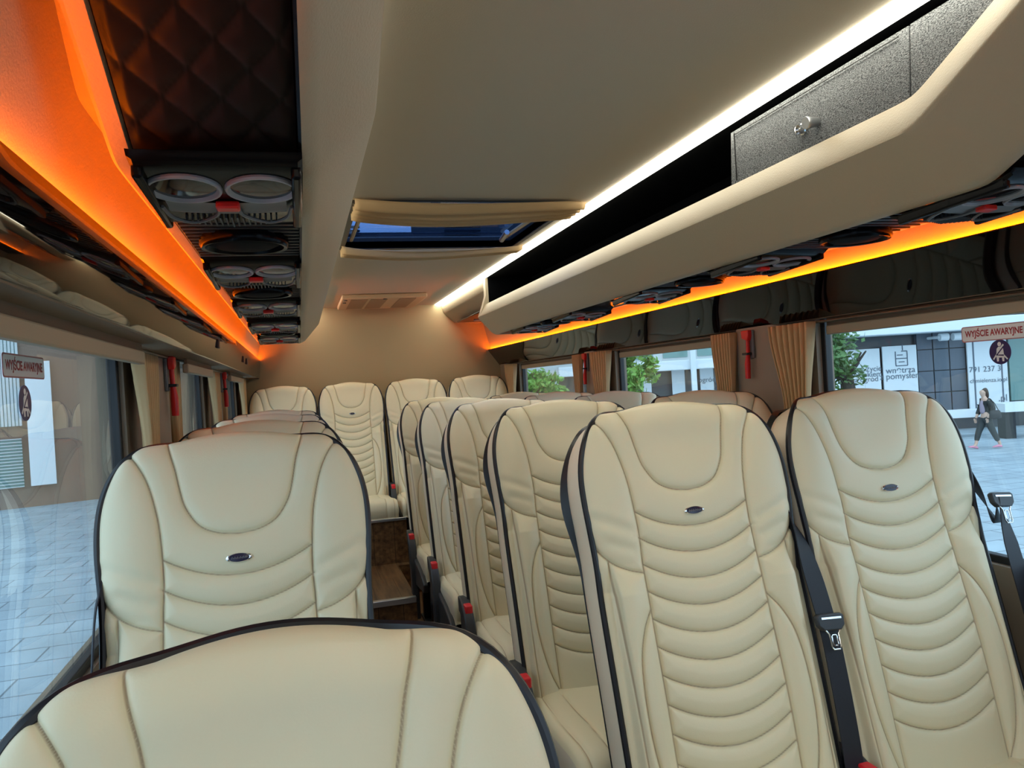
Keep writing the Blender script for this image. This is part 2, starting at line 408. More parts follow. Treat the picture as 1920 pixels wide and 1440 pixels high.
# ------------------------------------------------------------------ overhead racks
YEND = 4.45
def rise(y, z=.288):
    d = 1.05 + (z - .288) * .5 - y
    return .5 * (math.sqrt(d * d + .0003) + d) * .52
YS = sorted(set([.15, .25, .35, .45, .55, .65, .72, .8, .86, .92, .97, 1.0, 1.02, 1.04, 1.055, 1.07, 1.085, 1.1, 1.115, 1.13, 1.145, 1.16, 1.18, 1.21, 1.25] + list(np.linspace(1.4, YEND, 16))))
def rack_rows(o, prof, ys=YS):
    return [[(CX + o * h, y, min(H + z + rise(y, z), ZC - .004 - .0001 * i)) for i, (h, z) in enumerate(prof)] for y in ys]
racks = {}
for o, sn in ((-1, 'left'), (1, 'right')):
    t = thing('overhead_rack', 'long cream %s overhead luggage rack with black underside' % sn, 'luggage rack', (CX + o * .6, 2.7, H + .3), group='overhead luggage racks')
    racks[o] = t
    L = (-(CX + o * .6), -2.7, -(H + .3))
    fas = [(.572, .287), (.560, .289), (.548, .298), (.468, .388), (.464, .396), (.466, .404), (.502, .464), (.507, .469), (.513, .468), (.517, .462), (.518, .446)]
    b = MB().grid(rack_rows(o, fas))
    # far end: frame rising to the ceiling and closing panel
    ye = YEND
    poly = [(.572, .287), (.548, .298), (.468, .388), (.464, .396), (.485, .45), (.509, .52), (.509, .626), (.80, .626), (.80, .287)]
    b.prism(poly, lambda h, z, d: (CX + o * h, ye + d, H + z), 0, .05)
    b.obj('fascia', 'vinyl', t, loc=L)
    MB().box(*sorted((CX + o * .525, CX + o * .80)), ye - .004, ye - .001, H + .445, H + .626).obj('end_lining', 'blackcarpet', t, loc=L)
    und = [(.572, .287), (.576, .289), (.577, .302), (.60, .305), (.70, .305), (.775, .305)]
    MB().grid(rack_rows(o, und)).obj('underside', 'gloss_black', t, loc=L)
    edge = [(.775, .305), (.778, .300), (.797, .300), (.802, .304), (.802, .37), (.85, .40)]
    MB().grid(rack_rows(o, edge)).obj('edge_trim', 'vinyl', t, loc=L)
    inn = [(.518, .446), (.64, .446), (.79, .446), (.80, .46), (.80, .63)]
    inn += [(.78, .6285), (.506, .6275)]
    MB().grid(rack_rows(o, inn)).obj('shelf_lining', 'blackcarpet', t, loc=L)
    # quilted panel on the part that bends upward
    nh, ny = 90, 120
    hh = np.linspace(.578, .772, nh); yy = np.linspace(.30, 1.03, ny)
    YY, HH = np.meshgrid(yy, hh, indexing='ij')
    pitch = .066
    u = (HH + YY * .9) / pitch; v = (HH - YY * .9) / pitch
    du = np.abs(u - np.round(u)) * pitch * .74; dv = np.abs(v - np.round(v)) * pitch * .74
    sd = np.minimum(du, dv)
    ZZ = np.array([[min(H + .301 + rise(y), ZC - .012) for h in hh] for y in yy]) - .007 * (1 - np.exp(-sd / .008)) * np.clip((1.03 - YY) / .03, 0, 1) * np.clip((HH - .578) / .01, 0, 1) * np.clip((.772 - HH) / .01, 0, 1)
    P = np.stack([CX + o * HH, YY, ZZ], -1)
    q = npgrid('quilted_panel', P, 'quilted', t, sd, flip=o < 0); q.location = L

# grey carpet doors in the right rack
o = 1
t = thing('carpet_door', 'grey flecked carpet door with a lock in the right rack', 'cupboard door', (CX + .515, 1.45, H + .47))
L = (-(CX + .515), -1.45, -(H + .47))
def lipz(y): return min(H + .468 + rise(y, .468), ZC - .02)
pd = lambda y, z, d: (CX + .508 + d + (z - H - .47) * .05, y, z)
ys = np.linspace(1.15, 1.75, 12)
b = MB().prism([(y, lipz(y)) for y in ys] + [(1.75, H + .605), (1.15, H + .605)], pd, 0, .012)
b.obj('panel', 'carpet', t, bevel=.002, loc=L)
b = MB().lathe([(.013, 0), (.013, .004), (.010, .006), (.010, .016), (.007, .017), (.007, .013)], (CX + .509, 1.452, H + .516), (-1, -.0, -.12)); b.obj('lock', 'chrome', t, loc=L)
b = MB().lathe([(.010, 0), (.012, .02), (.0135, .028), (.0125, .031)], (CX + .509, 1.405, H + .516), (-1, -.0, -.12)); b.obj('knob', 'alu', t, loc=L)
b = MB()
for zz in (H + .592,):
    b.box(CX + .508, CX + .511, 1.17, 1.73, zz, zz + .0015)
b.box(CX + .506, CX + .509, 1.722, 1.7235, H + .475, H + .595)
b.obj('stitching', 'black', t, loc=L)
ys = np.linspace(.74, 1.146, 14)
b = MB().prism([(y, lipz(y)) for y in ys] + [(1.146, H + .605), (.74, H + .612)], pd, 0, .012)
tag(b.obj('carpet_panel', 'carpet', bevel=.002), 'grey flecked carpet panel nearest the camera, beside the locked door', 'panel')

# small cabinets behind the racks
for o, sn in ((-1, 'left'), (1, 'right')):
    t = thing('corner_cabinet', 'small cream overhead cabinet in the rear %s corner' % sn, 'cabinet', (CX + o * .6, 5.2, H + .5), group='rear corner cabinets')
    L = (-(CX + o * .6), -5.2, -(H + .5))
    prof = [(.507, .626), (.509, .60), (.520, .565), (.526, .556), (.60, .487), (.612, .482), (.80, .47), (.81, .50), (.81, .626)]
    MB().grid([[(CX + o * h, y, H + z) for h, z in prof] for y in np.linspace(YEND + .055, YR - .002, 8)], False).obj('fascia', 'vinyl', t, loc=L)
    MB().box(*sorted((CX + o * .57, CX + o * .79)), YEND + .2, YR - .25, H + .462, H + .474).obj('underside', 'gloss_black', t, bevel=.004, loc=L)
    b = MB().lathe([(.045, 0), (.045, -.008), (.034, -.010), (.032, -.004)], (CX + o * .70, 5.45, H + .462)); b.obj('lamp', 'silver', t, loc=L)

# ------------------------------------------------------------------ reading light consoles and speakers
def console(o):
    t = bpy.data.objects.new('reading_light_console', None); COL.objects.link(t); t.empty_display_size = .03
    # local: x across (towards wall = +), y along the bus, z down from the rack underside (z = 0)
    b = MB()
    rows = []
    for y, d in ((-.145, -.002), (-.138, -.012), (-.118, -.0195), (.0, -.021), (.118, -.0195), (.136, -.012), (.142, -.002)):
        rows.append([(x, y, d if abs(x) < .1 else d * .6) for x in (-.103, -.097, -.06, -.02, .02, .06, .097, .103)])
    b.grid(rows); b.obj('bezel', 'gloss_black', t)
    for sx in (-1, 1):
        cx = sx * .049
        lp = MB().lathe([(.047, -.012), (.049, -.0225), (.0475, -.0255), (.0445, -.0255), (.041, -.0205)], (cx, -.055, 0), ax=(0, 0, 1), sy=1.15, sx=.98, ref=(1, 0, 0)).obj('lamp', 'silver', t)
        MB().lathe([(.042, -.0205), (.026, -.0225), (.001, -.023)], (cx, -.055, 0), sy=1.15, ref=(1, 0, 0)).obj('lens', 'lampglass', lp)
        fr = MB()
        pth = cat_rom([(cx - sx * .036, .010, -.027), (cx - sx * .03, .045, -.030), (cx + sx * .004, .085, -.029), (cx + sx * .030, .055, -.030), (cx + sx * .038, .010, -.027)], 6)
        fr.tube(pth, .0028, 6); fr.obj('bracket_frame', 'silverdark', t)
    b = MB().grid([[(x, .016 + .012 * (1 - (x / .08) ** 2) + .009 * k, -.0245 - .003 * (k == 1)) for x in np.linspace(-.08, .08, 13)] for k in (-3, 0, 1, 3)])
    b.obj('bracket', 'silverdark', t)
    MB().box(-.016, .016, -.004, .018, -.033, -.022).obj('button', 'red', t, bevel=.003)
    g = MB()
    for k in range(-8, 9):
        g.box(k * .008 - .0012, k * .008 + .0012, .060 + abs(k) * .002, .115 - abs(k) * .003, -.029, -.018)
    g.obj('air_grille', 'dark', t)
    MB().box(-.101, -.088, -.125, .12, -.030, -.010).obj('end_strip', 'gloss_black', t, bevel=.004)
    MB().box(.088, .101, -.125, .12, -.030, -.010).obj('end_strip', 'gloss_black', t, bevel=.004)
    return t
def speaker_unit(o):
    t = bpy.data.objects.new('ceiling_speaker', None); COL.objects.link(t); t.empty_display_size = .03
    b = MB().box(-.1, .1, -.19, .19, -.006, -.001)
    for k in range(13):
        y = -.18 + k * .03
        b.box(-.098, .098, y - .004, y + .004, -.009, -.005)
    b.obj('ribbed_plate', 'black', t, bevel=.001)
    b = MB().lathe([(.078, -.006), (.080, -.020), (.076, -.027), (.070, -.026), (.066, -.018)], (0, 0, 0), n=40); b.obj('ring', 'gloss_black', t)
    b = MB().lathe([(.067, -.017), (.05, -.025), (.02, -.029), (.001, -.030)], (0, 0, 0), n=40); b.obj('grille', 'grille', t)
    return t
order = ['nearest', 'second', 'third', 'fourth', 'farthest']
CP, SP = console(1), speaker_unit(1)
first = True
for o, sn in ((-1, 'left'), (1, 'right')):
    for k in range(5):
        y = 1.15 + .725 * k
        c = CP if first else copy_tree(CP)
        c.location = (CX + o * .675, y, H + .300); c.rotation_euler = (-.05, 0, 0)
        tag(c, 'black twin reading light console with red button, %s under the %s rack' % (order[k], sn), 'reading light', 'reading light consoles')
        first = False
first = True
for o, sn in ((-1, 'left'), (1, 'right')):
    for k, nm in ((0, 'nearest'), (1, 'middle'), (3, 'farthest')):
        c = SP if first else copy_tree(SP); first = False
        c.location = (CX + o * .675, 1.51 + .725 * k, H + .304)
        tag(c, 'round black speaker on a ribbed plate, %s under the %s rack' % (nm, sn), 'speaker', 'rack speakers')

# ------------------------------------------------------------------ roof hatch
t = thing('roof_hatch', 'open roof hatch with blue tinted glass in the ceiling', 'roof hatch', (.61, 3.03, ZC))
L = (-.61, -3.03, -ZC)
b = MB(); zt_ = ZC + .045
b.box(HX0 - .02, HX0, HY0, HY1, ZC - .004, zt_).box(HX1, HX1 + .02, HY0, HY1, ZC - .004, zt_).box(HX0 - .02, HX1 + .02, HY0 - .02, HY0, ZC - .002, zt_).box(HX0 - .02, HX1 + .02, HY1, HY1 + .02, ZC - .002, zt_)
b.obj('frame', 'black', t, smooth=False, loc=L)
MB().box(HX0 - .02, HX1 + .02, HY0 - .02, HY1 + .02, zt_, zt_ + .005).obj('glass', 'roofglass', t, smooth=False, loc=L)
for x in (HX0 + .03, HX1 - .05):
    MB().tube([(x, HY0 + .05, ZC + .012), (x, HY1 - .05, ZC + .028)], .009, 8).obj('stay', 'vent', t, loc=L)
MB().tube([(HX1 - .07, HY1 - .2, ZC + .028), (HX1 - .07, HY1 - .10, ZC + .012)], .012, 8).obj('handle', 'alu', t, loc=L)
PY = 4.4
b = MB().box(-.1, 1.3, PY, 5.6, ZC + .06, ZC + .262).box(.47, .68, PY - .02, PY, ZC + .19, ZC + .25)
for k in range(7): b.box(.15, .38, PY - .02, PY, ZC + .15 + k * .022, ZC + .165 + k * .022).box(.86, 1.08, PY - .02, PY, ZC + .15 + k * .022, ZC + .165 + k * .022)
pod = mat('roof_pod', (.012, .02, .04), .5)
M['pod'] = pod
tag(b.obj('roof_air_unit', 'pod', bevel=.01), 'dark louvred air unit on the roof, seen through the hatch glass', 'air conditioner')
def pleat(name, ya, yb, label):
    b = MB(); nx = 40; rows = []
    m = 46
    for i in range(m + 1):
        s = i / m
        y = ya + (yb - ya) * s
        row = []
        for j in range(nx + 1):
            u = j / nx
            e = max(0, (u - .86) / .14)
            sag = .018 * math.sin(math.pi * u) ** .6
            x = HX0 - .015 + (HX1 - HX0 + .05) * u
            ph = 2 * math.pi * 4 * s + .5 * math.sin(3 * u)
            row.append((x, y + (.02 if ya < yb else -.02) * e * e * (1 - s), ZC - .001 - sag * min(1, s * 4) - .034 * abs(math.sin(ph * .5)) ** .6 * (1 + .2 * math.sin(5 * u))))
        rows.append(row)
    b.grid(rows)
    b2 = b.obj(name, 'curtain')
    md = b2.modifiers.new('solid', 'SOLIDIFY'); md.thickness = .002
    return tag(b2, label, 'curtain', 'roof hatch curtains')
pleat('hatch_curtain', 2.55, 2.76, 'pleated beige curtain gathered at the near edge of roof hatch')
pleat('hatch_curtain', 3.50, 3.38, 'pleated beige curtain gathered at the far edge of roof hatch')

t = thing('ceiling_vent', 'beige slotted ceiling vent box by the rear wall', 'vent', (.58, 5.4, ZC))
L = (-.58, -5.4, -ZC)
MB().box(.30, .86, 5.10, 5.76, ZC - .032, ZC - .001).obj('housing', 'vent', t, bevel=.008, loc=L)
b = MB()
for x0 in (.36, .49, .68):
    b.box(x0, x0 + .11, 5.14, 5.70, ZC - .035, ZC - .030)
b.obj('grille', 'ventslot', t, loc=L)
b = MB()
for x, y in ((.325, 5.16), (.325, 5.3), (.58, 5.13)): b.lathe([(.012, 0), (.012, -.006)], (x, y, ZC - .031), n=14)
b.obj('knob', 'black', t, loc=L)

# ------------------------------------------------------------------ seat
AL = R(15.5)
ZT = 1.232
sa, ca = math.sin(AL), math.cos(AL)
TB = .872
def hwf(t):
    t = np.asarray(t, float)
    a = .088 + .146 * np.sqrt(np.clip(1 - (1 - np.clip(t, 0, .185) / .185) ** 2, 0, 1))
    k = np.clip((t - .20) / .14, 0, 1); k = k * k * (3 - 2 * k)
    k2 = np.clip((t - .45) / .4, 0, 1)
    return a - .009 * k - .005 * k2
def seat_pt(x, t, d):
    return np.stack([x, -t * sa - d * ca, ZT - t * ca + d * sa], -1)
def roll_top(t):
    q = np.clip(1 - t / .075, 0, 1)
    return -.080 * (1 - np.sqrt(np.clip(1 - q * q, 0, 1)))
def crown(t):        # the top rolls over and falls away behind its highest line
    q = np.clip(1 - t / .03, 0, 1)
    return .016 * q * q
def arch(x, t): return .016 * (x / .1) ** 2 * np.exp(-np.abs(t) / .05) * np.clip(1 - (np.abs(x) - .1) / .12, 0, 1)
def build_seat():
    root = bpy.data.objects.new('passenger_seat', None); COL.objects.link(root); root.empty_display_size = .1
    # --- face
    nt_, ns = 400, 240
    tt = np.concatenate([.075 * (np.linspace(0, 1, 60, endpoint=False) ** 1.7), np.linspace(.075, TB, nt_ - 60)])
    sl = np.linspace(-1, 1, ns); sl = np.sign(sl) * (1 - (1 - np.abs(sl)) ** 1.25)
    T, Sg = np.meshgrid(tt, sl, indexing='ij')
    X = Sg * hwf(T)
    Tt = T + arch(X, T) + 1.25 * crown(T) - .013 * np.exp(-T / .05)
    lines = []
    for s in (-1, 1):
        lines.append([(s * a, c) for a, c in cat_rom([(.128, .0), (.119, .04), (.108, .08), (.101, .115), (.091, .152), (.068, .187), (.036, .204), (0, .209)], 6)])
        lines.append([(s * a, c) for a, c in cat_rom([(.197, .040), (.176, .06), (.155, .10), (.141, .15), (.133, .2), (.128, .28), (.130, .35), (.131, .5), (.131, .7), (.128, TB)], 6)])
        lines.append([(s * a, c) for a, c in cat_rom([(.13, .366), (.165, .356), (.2, .336), (.23, .302)], 6)])
        lines.append([(s * a, c) for a, c in cat_rom([(.203, .337), (.200, .43), (.197, .55), (.194, .7), (.19, TB)], 4)])
        lines.append([(s * a, c) for a, c in cat_rom([(.131, .437), (.155, .474), (.173, .53), (.179, .62), (.173, .71), (.155, .79), (.131, .845)], 6)])
    for k in range(10):
        tc = .283 + .053 * k
        lines.append([(x, tc - .040 * (x / .13) ** 2) for x in np.linspace(-.13, .13, 15)])
    D = seg_dist(X, Tt, lines)
    d = roll_top(T)
    e = (1 - np.abs(Sg)) * hwf(T)
    q = np.clip(1 - e / .030, 0, 1)
    d = d - .011 * (1 - np.sqrt(np.clip(1 - q * q, 0, 1)))
    ax = np.abs(X)
    fade = np.clip(T / .03, 0, 1)
    d = d + fade * (.0085 * (1 - np.exp(-D / .011)) - .004 * np.exp(-(D / .0028) ** 2))
    # head pad dish, shoulder wings, lower bolsters
    d = d + .012 * np.exp(-((ax - .18) / .05) ** 2) * np.exp(-((T - .18) / .12) ** 2) * fade
    bol = 1 / (1 + np.exp(-(ax - .15) / .012)) * np.clip((T - .345) / .06, 0, 1)
    d = d + .020 * bol
    pe = np.clip((ax - .194) / .014, 0, 1); pe = pe * pe * (3 - 2 * pe)
    d = d - .026 * pe * np.clip((T - .345) / .05, 0, 1)
    d = d - .010 * np.exp(-(X / .10) ** 2) * np.exp(-((T - .10) / .07) ** 2)
    d = d + .012 * np.exp(-((T - .62) / .16) ** 2) * np.exp(-(X / .16) ** 2)      # lumbar
    # creases in the shoulder leather
    for s in (-1, 1):
        for (x0, t0, x1, t1, w, hgt) in ((.145, .282, .222, .250, .011, .0017), (.15, .318, .20, .300, .010, .0013)):
            dd = seg_dist(X, T, [[(s * x0, t0), (s * x1, t1)]])
            d = d - hgt * np.exp(-(dd / w) ** 2) + hgt * .6 * np.exp(-((dd - .018) / .012) ** 2)
    P = seat_pt(X, Tt, d)
    back = npgrid('backrest', P, 'leather', root, D)
    # --- outline of the face
    ol = np.concatenate([P[::-1, 0], P[0, 1:-1], P[:, -1]])
    ol_x = np.concatenate([X[::-1, 0], X[0, 1:-1], X[:, -1]])
    ol_t = np.concatenate([Tt[::-1, 0], Tt[0, 1:-1], Tt[:, -1]])
    ol_d = np.concatenate([d[::-1, 0], d[0, 1:-1], d[:, -1]])
    step = 4
    keep = list(range(0, len(ol), step)); keep = keep if keep[-1] == len(ol) - 1 else keep + [len(ol) - 1]
    ox, ot, od = ol_x[keep], ol_t[keep], ol_d[keep]
    # resample evenly
    ln = np.concatenate([[0], np.cumsum(np.hypot(np.diff(ox), np.diff(ot)))])
    g = np.linspace(0, ln[-1], 150)
    ox, ot, od = np.interp(g, ln, ox), np.interp(g, ln, ot), np.interp(g, ln, od)
    kr = np.hanning(11); kr /= kr.sum()
    sm = lambda a: np.convolve(np.concatenate([2 * a[0] - a[5:0:-1], a, 2 * a[-1] - a[-2:-7:-1]]), kr, 'valid')
    ox, ot, od = sm(ox), sm(ot), sm(od)
    tx, tz = np.gradient(ox), np.gradient(ot); nl = np.hypot(tx, tz) + 1e-9
    nx, nz = -(-tz / nl), -(tx / nl)      # outward normal in (x, t)
    if (nx * ox).sum() < 0: nx, nz = -nx, -nz
    def ring(off, dep): return seat_pt(ox + nx * off, ot + nz * off, od + dep)
    MB().tube(ring(.002, .001).tolist(), .0064, 8).obj('piping', 'piping', back)
    topk = np.clip(1 - ot / .1, 0, 1)
    sd_ = np.abs(nx) ** 1.5
    side = lambda off, dep: ring(off * sd_ - .004 * (1 - sd_) * (1 - dep / .02), dep)
    rows = [ring(.0, 0), side(.005, -.008), side(.009, -.03), side(.010, -.055), side(.006, -.078), side(-.004, -.086)]
    npgrid('side_panel', np.array(rows), 'leather_plain', root)
    def ring2(off, dep):
        # constant depth shell, its widest near the shoulder
        bulge = .014 * np.exp(-((ot - .21) / .10) ** 2) * (nx < -.5)
        return seat_pt(ox + nx * (off + bulge), ot + nz * off, np.minimum(od + dep, -.095 + dep * .3 + .02))
    rows = [ring(-.006, -.080), ring2(-.002, -.088), ring2(.002, -.098), ring2(-.004, -.115), ring2(-.03, -.140), ring2(-.09, -.150)]
    RR = np.array(rows); A = RR.shape[1]
    mb = MB().grid(RR.tolist()); last = (len(rows) - 1) * A
    for i in range(A // 2 - 1):
        mb.f.append((last + i, last + i + 1, last + A - 2 - i, last + A - 1 - i))
    mb.obj('back_shell', 'black', root)
    # --- badge
    bd = MB(); nb = 28
    cx0, ct, dz = 0., .254, float(d[np.argmin(abs(tt - .254)), ns // 2])
    prof = [(1.0, 0), (1.0, .003), (.88, .0045), (.80, .0035)]
    rows = [[tuple(seat_pt(np.array(.0225 * r * math.cos(a)), np.array(ct + .0085 * r * math.sin(a)), np.array(dz + h))) for a in np.linspace(0, 2 * math.pi, nb, endpoint=False)] for r, h in prof]
    bd.grid(rows, True, True)
    bg = bd.obj('badge', 'chrome', back)
    en = MB(); rows = [[tuple(seat_pt(np.array(.0225 * r * math.cos(a)), np.array(ct + .0085 * r * math.sin(a)), np.array(dz + h))) for a in np.linspace(0, 2 * math.pi, nb, endpoint=False)] for r, h in ((.82, .0036), (.5, .0042), (.05, .0043))]
    en.grid(rows, True, True); en.obj('enamel', 'badge', back)
    en = MB()      # worn raised script on the enamel
    for k in range(6):
        x = -.012 + k * .0048
        pts = [seat_pt(np.array(x + a), np.array(ct + b), np.array(dz + .0046)) for a, b in ((-.0012, .0022), (.0006, -.002), (.0016, .0018), (.003, -.0008 * (k % 2)))]
        en.tube(pts, .00045, 5)
    en.obj('badge_script', 'silver', back)
    # --- cushion
    yj, zj = -.80 * sa, 1.222 - .80 * ca - .022
    prof = cat_rom([(yj + .06, zj - .01), (yj - .04, zj - .008), (yj - .16, zj - .006), (yj - .30, zj + .006), (yj - .385, zj + .012), (yj - .435, zj - .004), (yj - .458, zj - .045), (yj - .452, zj - .095), (yj - .43, zj - .115), (yj - .20, zj - .12)], 12)
    al = np.concatenate([[0], np.cumsum(np.hypot(np.diff(prof[:, 0]), np.diff(prof[:, 1])))])
    ns2 = 120
    sl2 = np.linspace(-1, 1, ns2)
    A_, S_ = np.meshgrid(al, sl2, indexing='ij')
    wid = np.interp(al, [0, .1, .45, .6, al[-1]], [.205, .222, .232, .228, .20])[:, None]
    X = S_ * wid
    tn_ = np.gradient(prof, axis=0); tl = np.hypot(tn_[:, 0], tn_[:, 1]); nn = np.stack([-tn_[:, 1] / tl, tn_[:, 0] / tl], -1)
    if nn[5, 1] < 0: nn = -nn
    ln2 = []
    for s in (-1, 1):
        ln2.append([(s * .135, .10), (s * .14, .3), (s * .15, .44), (s * .15, .62)])
        ln2.append([(s * .19, .06), (s * .2, .3), (s * .205, .45), (s * .2, .62)])
    D2 = seg_dist(X, A_, ln2)
    e = (1 - np.abs(S_)) * wid; q = np.clip(1 - e / .05, 0, 1)
    dd = -.030 * (1 - np.sqrt(np.clip(1 - q * q, 0, 1))) + .006 * (1 - np.exp(-D2 / .012)) - .003 * np.exp(-(D2 / .003) ** 2)
    dd = dd - .008 * np.exp(-(X / .11) ** 2) * np.clip(1 - A_ / .42, 0, 1)
    PY = prof[:, 0][:, None] + nn[:, 0][:, None] * dd; PZ = prof[:, 1][:, None] + nn[:, 1][:, None] * dd
    cu_ = npgrid('cushion', np.stack([X, PY, PZ], -1), 'leather', root, D2, flip=True)
    # sides of the cushion
    for j, s in ((0, -1), (ns2 - 1, 1)):
        b = MB()
        rows = [[(X[i, j], PY[i, j], PZ[i, j]) for i in range(len(al))], [(X[i, j] + s * .004, PY[i, j] * .97 + (yj - .2) * .03, PZ[i, j] * .5 + (zj - .07) * .5) for i in range(len(al))], [(X[i, j] - s * .01, PY[i, j] * .5 + (yj - .2) * .5, zj - .11) for i in range(len(al))]]
        b.grid(rows); b.obj('cushion_side', 'leather_plain', root)
    # --- frame, covers, legs
    ext = lambda x: (lambda a, c, dd_: (x + dd_, a, c))
    for s, nm in ((-1, 'side_cover'), (1, 'side_cover')):
        poly = [(yj + .10, zj + .005), (yj + .03, zj + .01), (yj - .06, zj - .055), (yj - .28, zj - .085), (yj - .42, zj - .13), (yj - .40, zj - .175), (yj - .1, zj - .20), (yj + .10, zj - .16)]
        MB().prism(poly, ext(s * .228), -.014, .014).obj('side_cover', 'dark', root, bevel=.006)
    pth = cat_rom([(-.232, yj + .085, zj + .03), (-.238, yj + .02, zj + .034), (-.242, yj - .05, zj + .0), (-.243, yj - .09, zj - .09), (-.243, yj - .10, zj - .20), (-.243, yj - .10, .05)], 8)
    lg = MB(); rows = []
    for i, p in enumerate(pth):
        tg = pth[min(i + 1, len(pth) - 1)] - pth[max(i - 1, 0)]; tg = tg / np.linalg.norm(tg); nrm = np.cross(tg, [1, 0, 0])
        rows.append([tuple(p + np.array([a, 0, 0]) + nrm * c) for a, c in ((-.018, -.03), (.018, -.03), (.018, .03), (-.018, .03))])
    lg.grid(rows, True, True)
    lg.obj('side_leg', 'dark', root, bevel=.005)
    b = MB().box(-.2, .2, yj - .34, yj + .05, zj - .165, zj - .115); b.obj('seat_pan', 'black', root)
    for s in (-1, 1):
        b = MB().box(s * .17 - .02, s * .17 + .02, yj - .30, yj - .25, .015, zj - .15).box(s * .17 - .02, s * .17 + .02, yj - .02, yj + .03, .015, zj - .15).box(s * .17 - .025, s * .17 + .025, yj - .36, yj + .09, 0, .016)
        b.obj('leg', 'black', root, bevel=.003)
    # --- buckle at the left of the joint
    st = MB().box(-.247, -.229, yj - .055, yj - .015, zj - .04, zj + .028).obj('buckle', 'black', root, bevel=.004)
    MB().box(-.252, -.225, yj - .060, yj - .016, zj + .026, zj + .058).obj('release_button', 'buckle_red', st, bevel=.004)
    return root
SEAT0 = build_seat()

def ribbon(path, width, axes, th=.0022):
    """flat belt following path; axes = direction across the belt per point"""
    b = MB(); rows = []
    n = len(path)
    for i in range(n):
        p = Vector(path[i]); a = Vector(axes[i]).normalized()
        t = (Vector(path[min(i + 1, n - 1)]) - Vector(path[max(i - 1, 0)])).normalized(); nn = t.cross(a).normalized()
        w = width[i] / 2
        rows.append([p - a * w - nn * th / 2, p + a * w - nn * th / 2, p + a * w + nn * th / 2, p - a * w + nn * th / 2])
    return b.grid(rows, True, True)
def add_belt(root, side, ttong, x_mid=.236, flat=True):
    sp = lambda x, t, d: tuple(seat_pt(np.array(float(side * x)), np.array(float(t)), np.array(float(d))))
    key = [(x_mid - .012, .20, -.035), (x_mid - .004, .28, -.012), (x_mid, .36, .012), (x_mid + .004, ttong, .028), (x_mid + .002, .62, .030), (x_mid - .004, .74, .030), (x_mid - .006, .83, .02)]
    pts = cat_rom(key, 8); n = len(pts)
    P = [sp(*p) for p in pts]
    ax = []; wd = []
    for p in pts:
        k = min(1, max(0, (p[1] - .22) / .22)) if flat else 0; k = k * k * (3 - 2 * k)
        ax.append((side * (.25 + .75 * k), .8 * (1 - k) + .12, -.1)); wd.append(.047)
    belt = ribbon(P, wd, ax).obj('seat_belt', 'webbing', root, fix=True)
    c = Vector(sp(x_mid + .004, ttong, .034)); X_ = Vector((side * 1.0, .12, -.1)).normalized()
    T_ = (Vector(sp(x_mid, ttong + .05, .034)) - Vector(sp(x_mid, ttong - .05, .034))).normalized(); N_ = X_.cross(T_).normalized()
    if N_.y > 0: N_ = -N_
    fr = lambda a, e, dd: tuple(c + X_ * a + T_ * e + N_ * dd)
    poly = [(-.036, -.012), (-.028, -.016), (.028, -.016), (.036, -.012), (.034, .008), (.022, .018), (-.022, .018), (-.034, .008)]
    MB().prism(poly, fr, -.004, .009).obj('tongue_grip', 'dark', belt, bevel=.003)
    m = MB()
    m.prism([(-.026, -.009), (.026, -.009), (.026, -.005), (-.026, -.005)], fr, .006, .0105)
    def loop(pts2, r): m.tube([fr(a, e, .007) for a, e in pts2], r, 6)
    loop([(-.019, .016), (-.012, .024), (-.0115, .048), (-.008, .054), (.008, .054), (.0115, .048), (.012, .024), (.019, .016)], .0016)
    loop([(-.0065, .028), (-.0065, .044), (-.004, .047), (.004, .047), (.0065, .044), (.0065, .028), (.004, .026), (-.004, .026), (-.0065, .028)], .0014)
    m.obj('latch_plate', 'chrome', belt)

seats = []
def place_seat(x, y, z, label, first=[True], group='cream leather passenger seats', rx=0):
    s = SEAT0 if first[0] else copy_tree(SEAT0); first[0] = False
    s.location = (x, y, z); s.rotation_euler = (rx, 0, 0)
    tag(s, label, 'seat', group); seats.append(s); return s
YT = 1.52; PI_ = .725
XA, XB, XLc = .775, 1.266, -.118
row_r = ['front', 'second', 'third', 'fourth', 'fifth']
s = place_seat(XA, YT, 0, 'front right pair, aisle side seat with black belt and metal tongue over its edge'); SA = s
s = place_seat(XB, YT, 0, 'cream seat of the front right pair at the window, belt hanging beside the glass'); SB = s
s = place_seat(XLc - .006, YT + .04, 0, 'large cream seat by the left window behind the nearest seat, fully facing camera'); SL = s
s = place_seat(-.035, .70, -.147, 'nearest cream seat cut off by the bottom edge, only its rounded top in view'); SN = s
for k in range(1, 5):
    place_seat(XA, YT + PI_ * k, 0, 'cream aisle seat in the %s row of the right column, red buckle at its side' % row_r[k])
    place_seat(XB, YT + PI_ * k, 0, 'window seat in the %s row of the right column, only its top edge showing' % row_r[k])
for k in range(1, 4):
    place_seat(XLc, YT + PI_ * k, 0, 'left column seat in the %s row, top edge showing over the seat in front' % row_r[k])
for x, nm in ((-.118, 'leftmost of the four rear seats, in the left corner'), (.347, 'rear seat at the end of the aisle, second from left'), (.81, 'rear seat right of the aisle end, third from left'), (1.275, 'rightmost of the four rear seats, in the right corner')):
    place_seat(x, 5.60, .13, 'cream ' + nm, group='cream leather rear row seats').scale = (.95, 1, 1)
add_belt(SA, 1, .51)
add_belt(SB, 1, .31, .262)
add_belt(SL, -1, .66, .238, False)

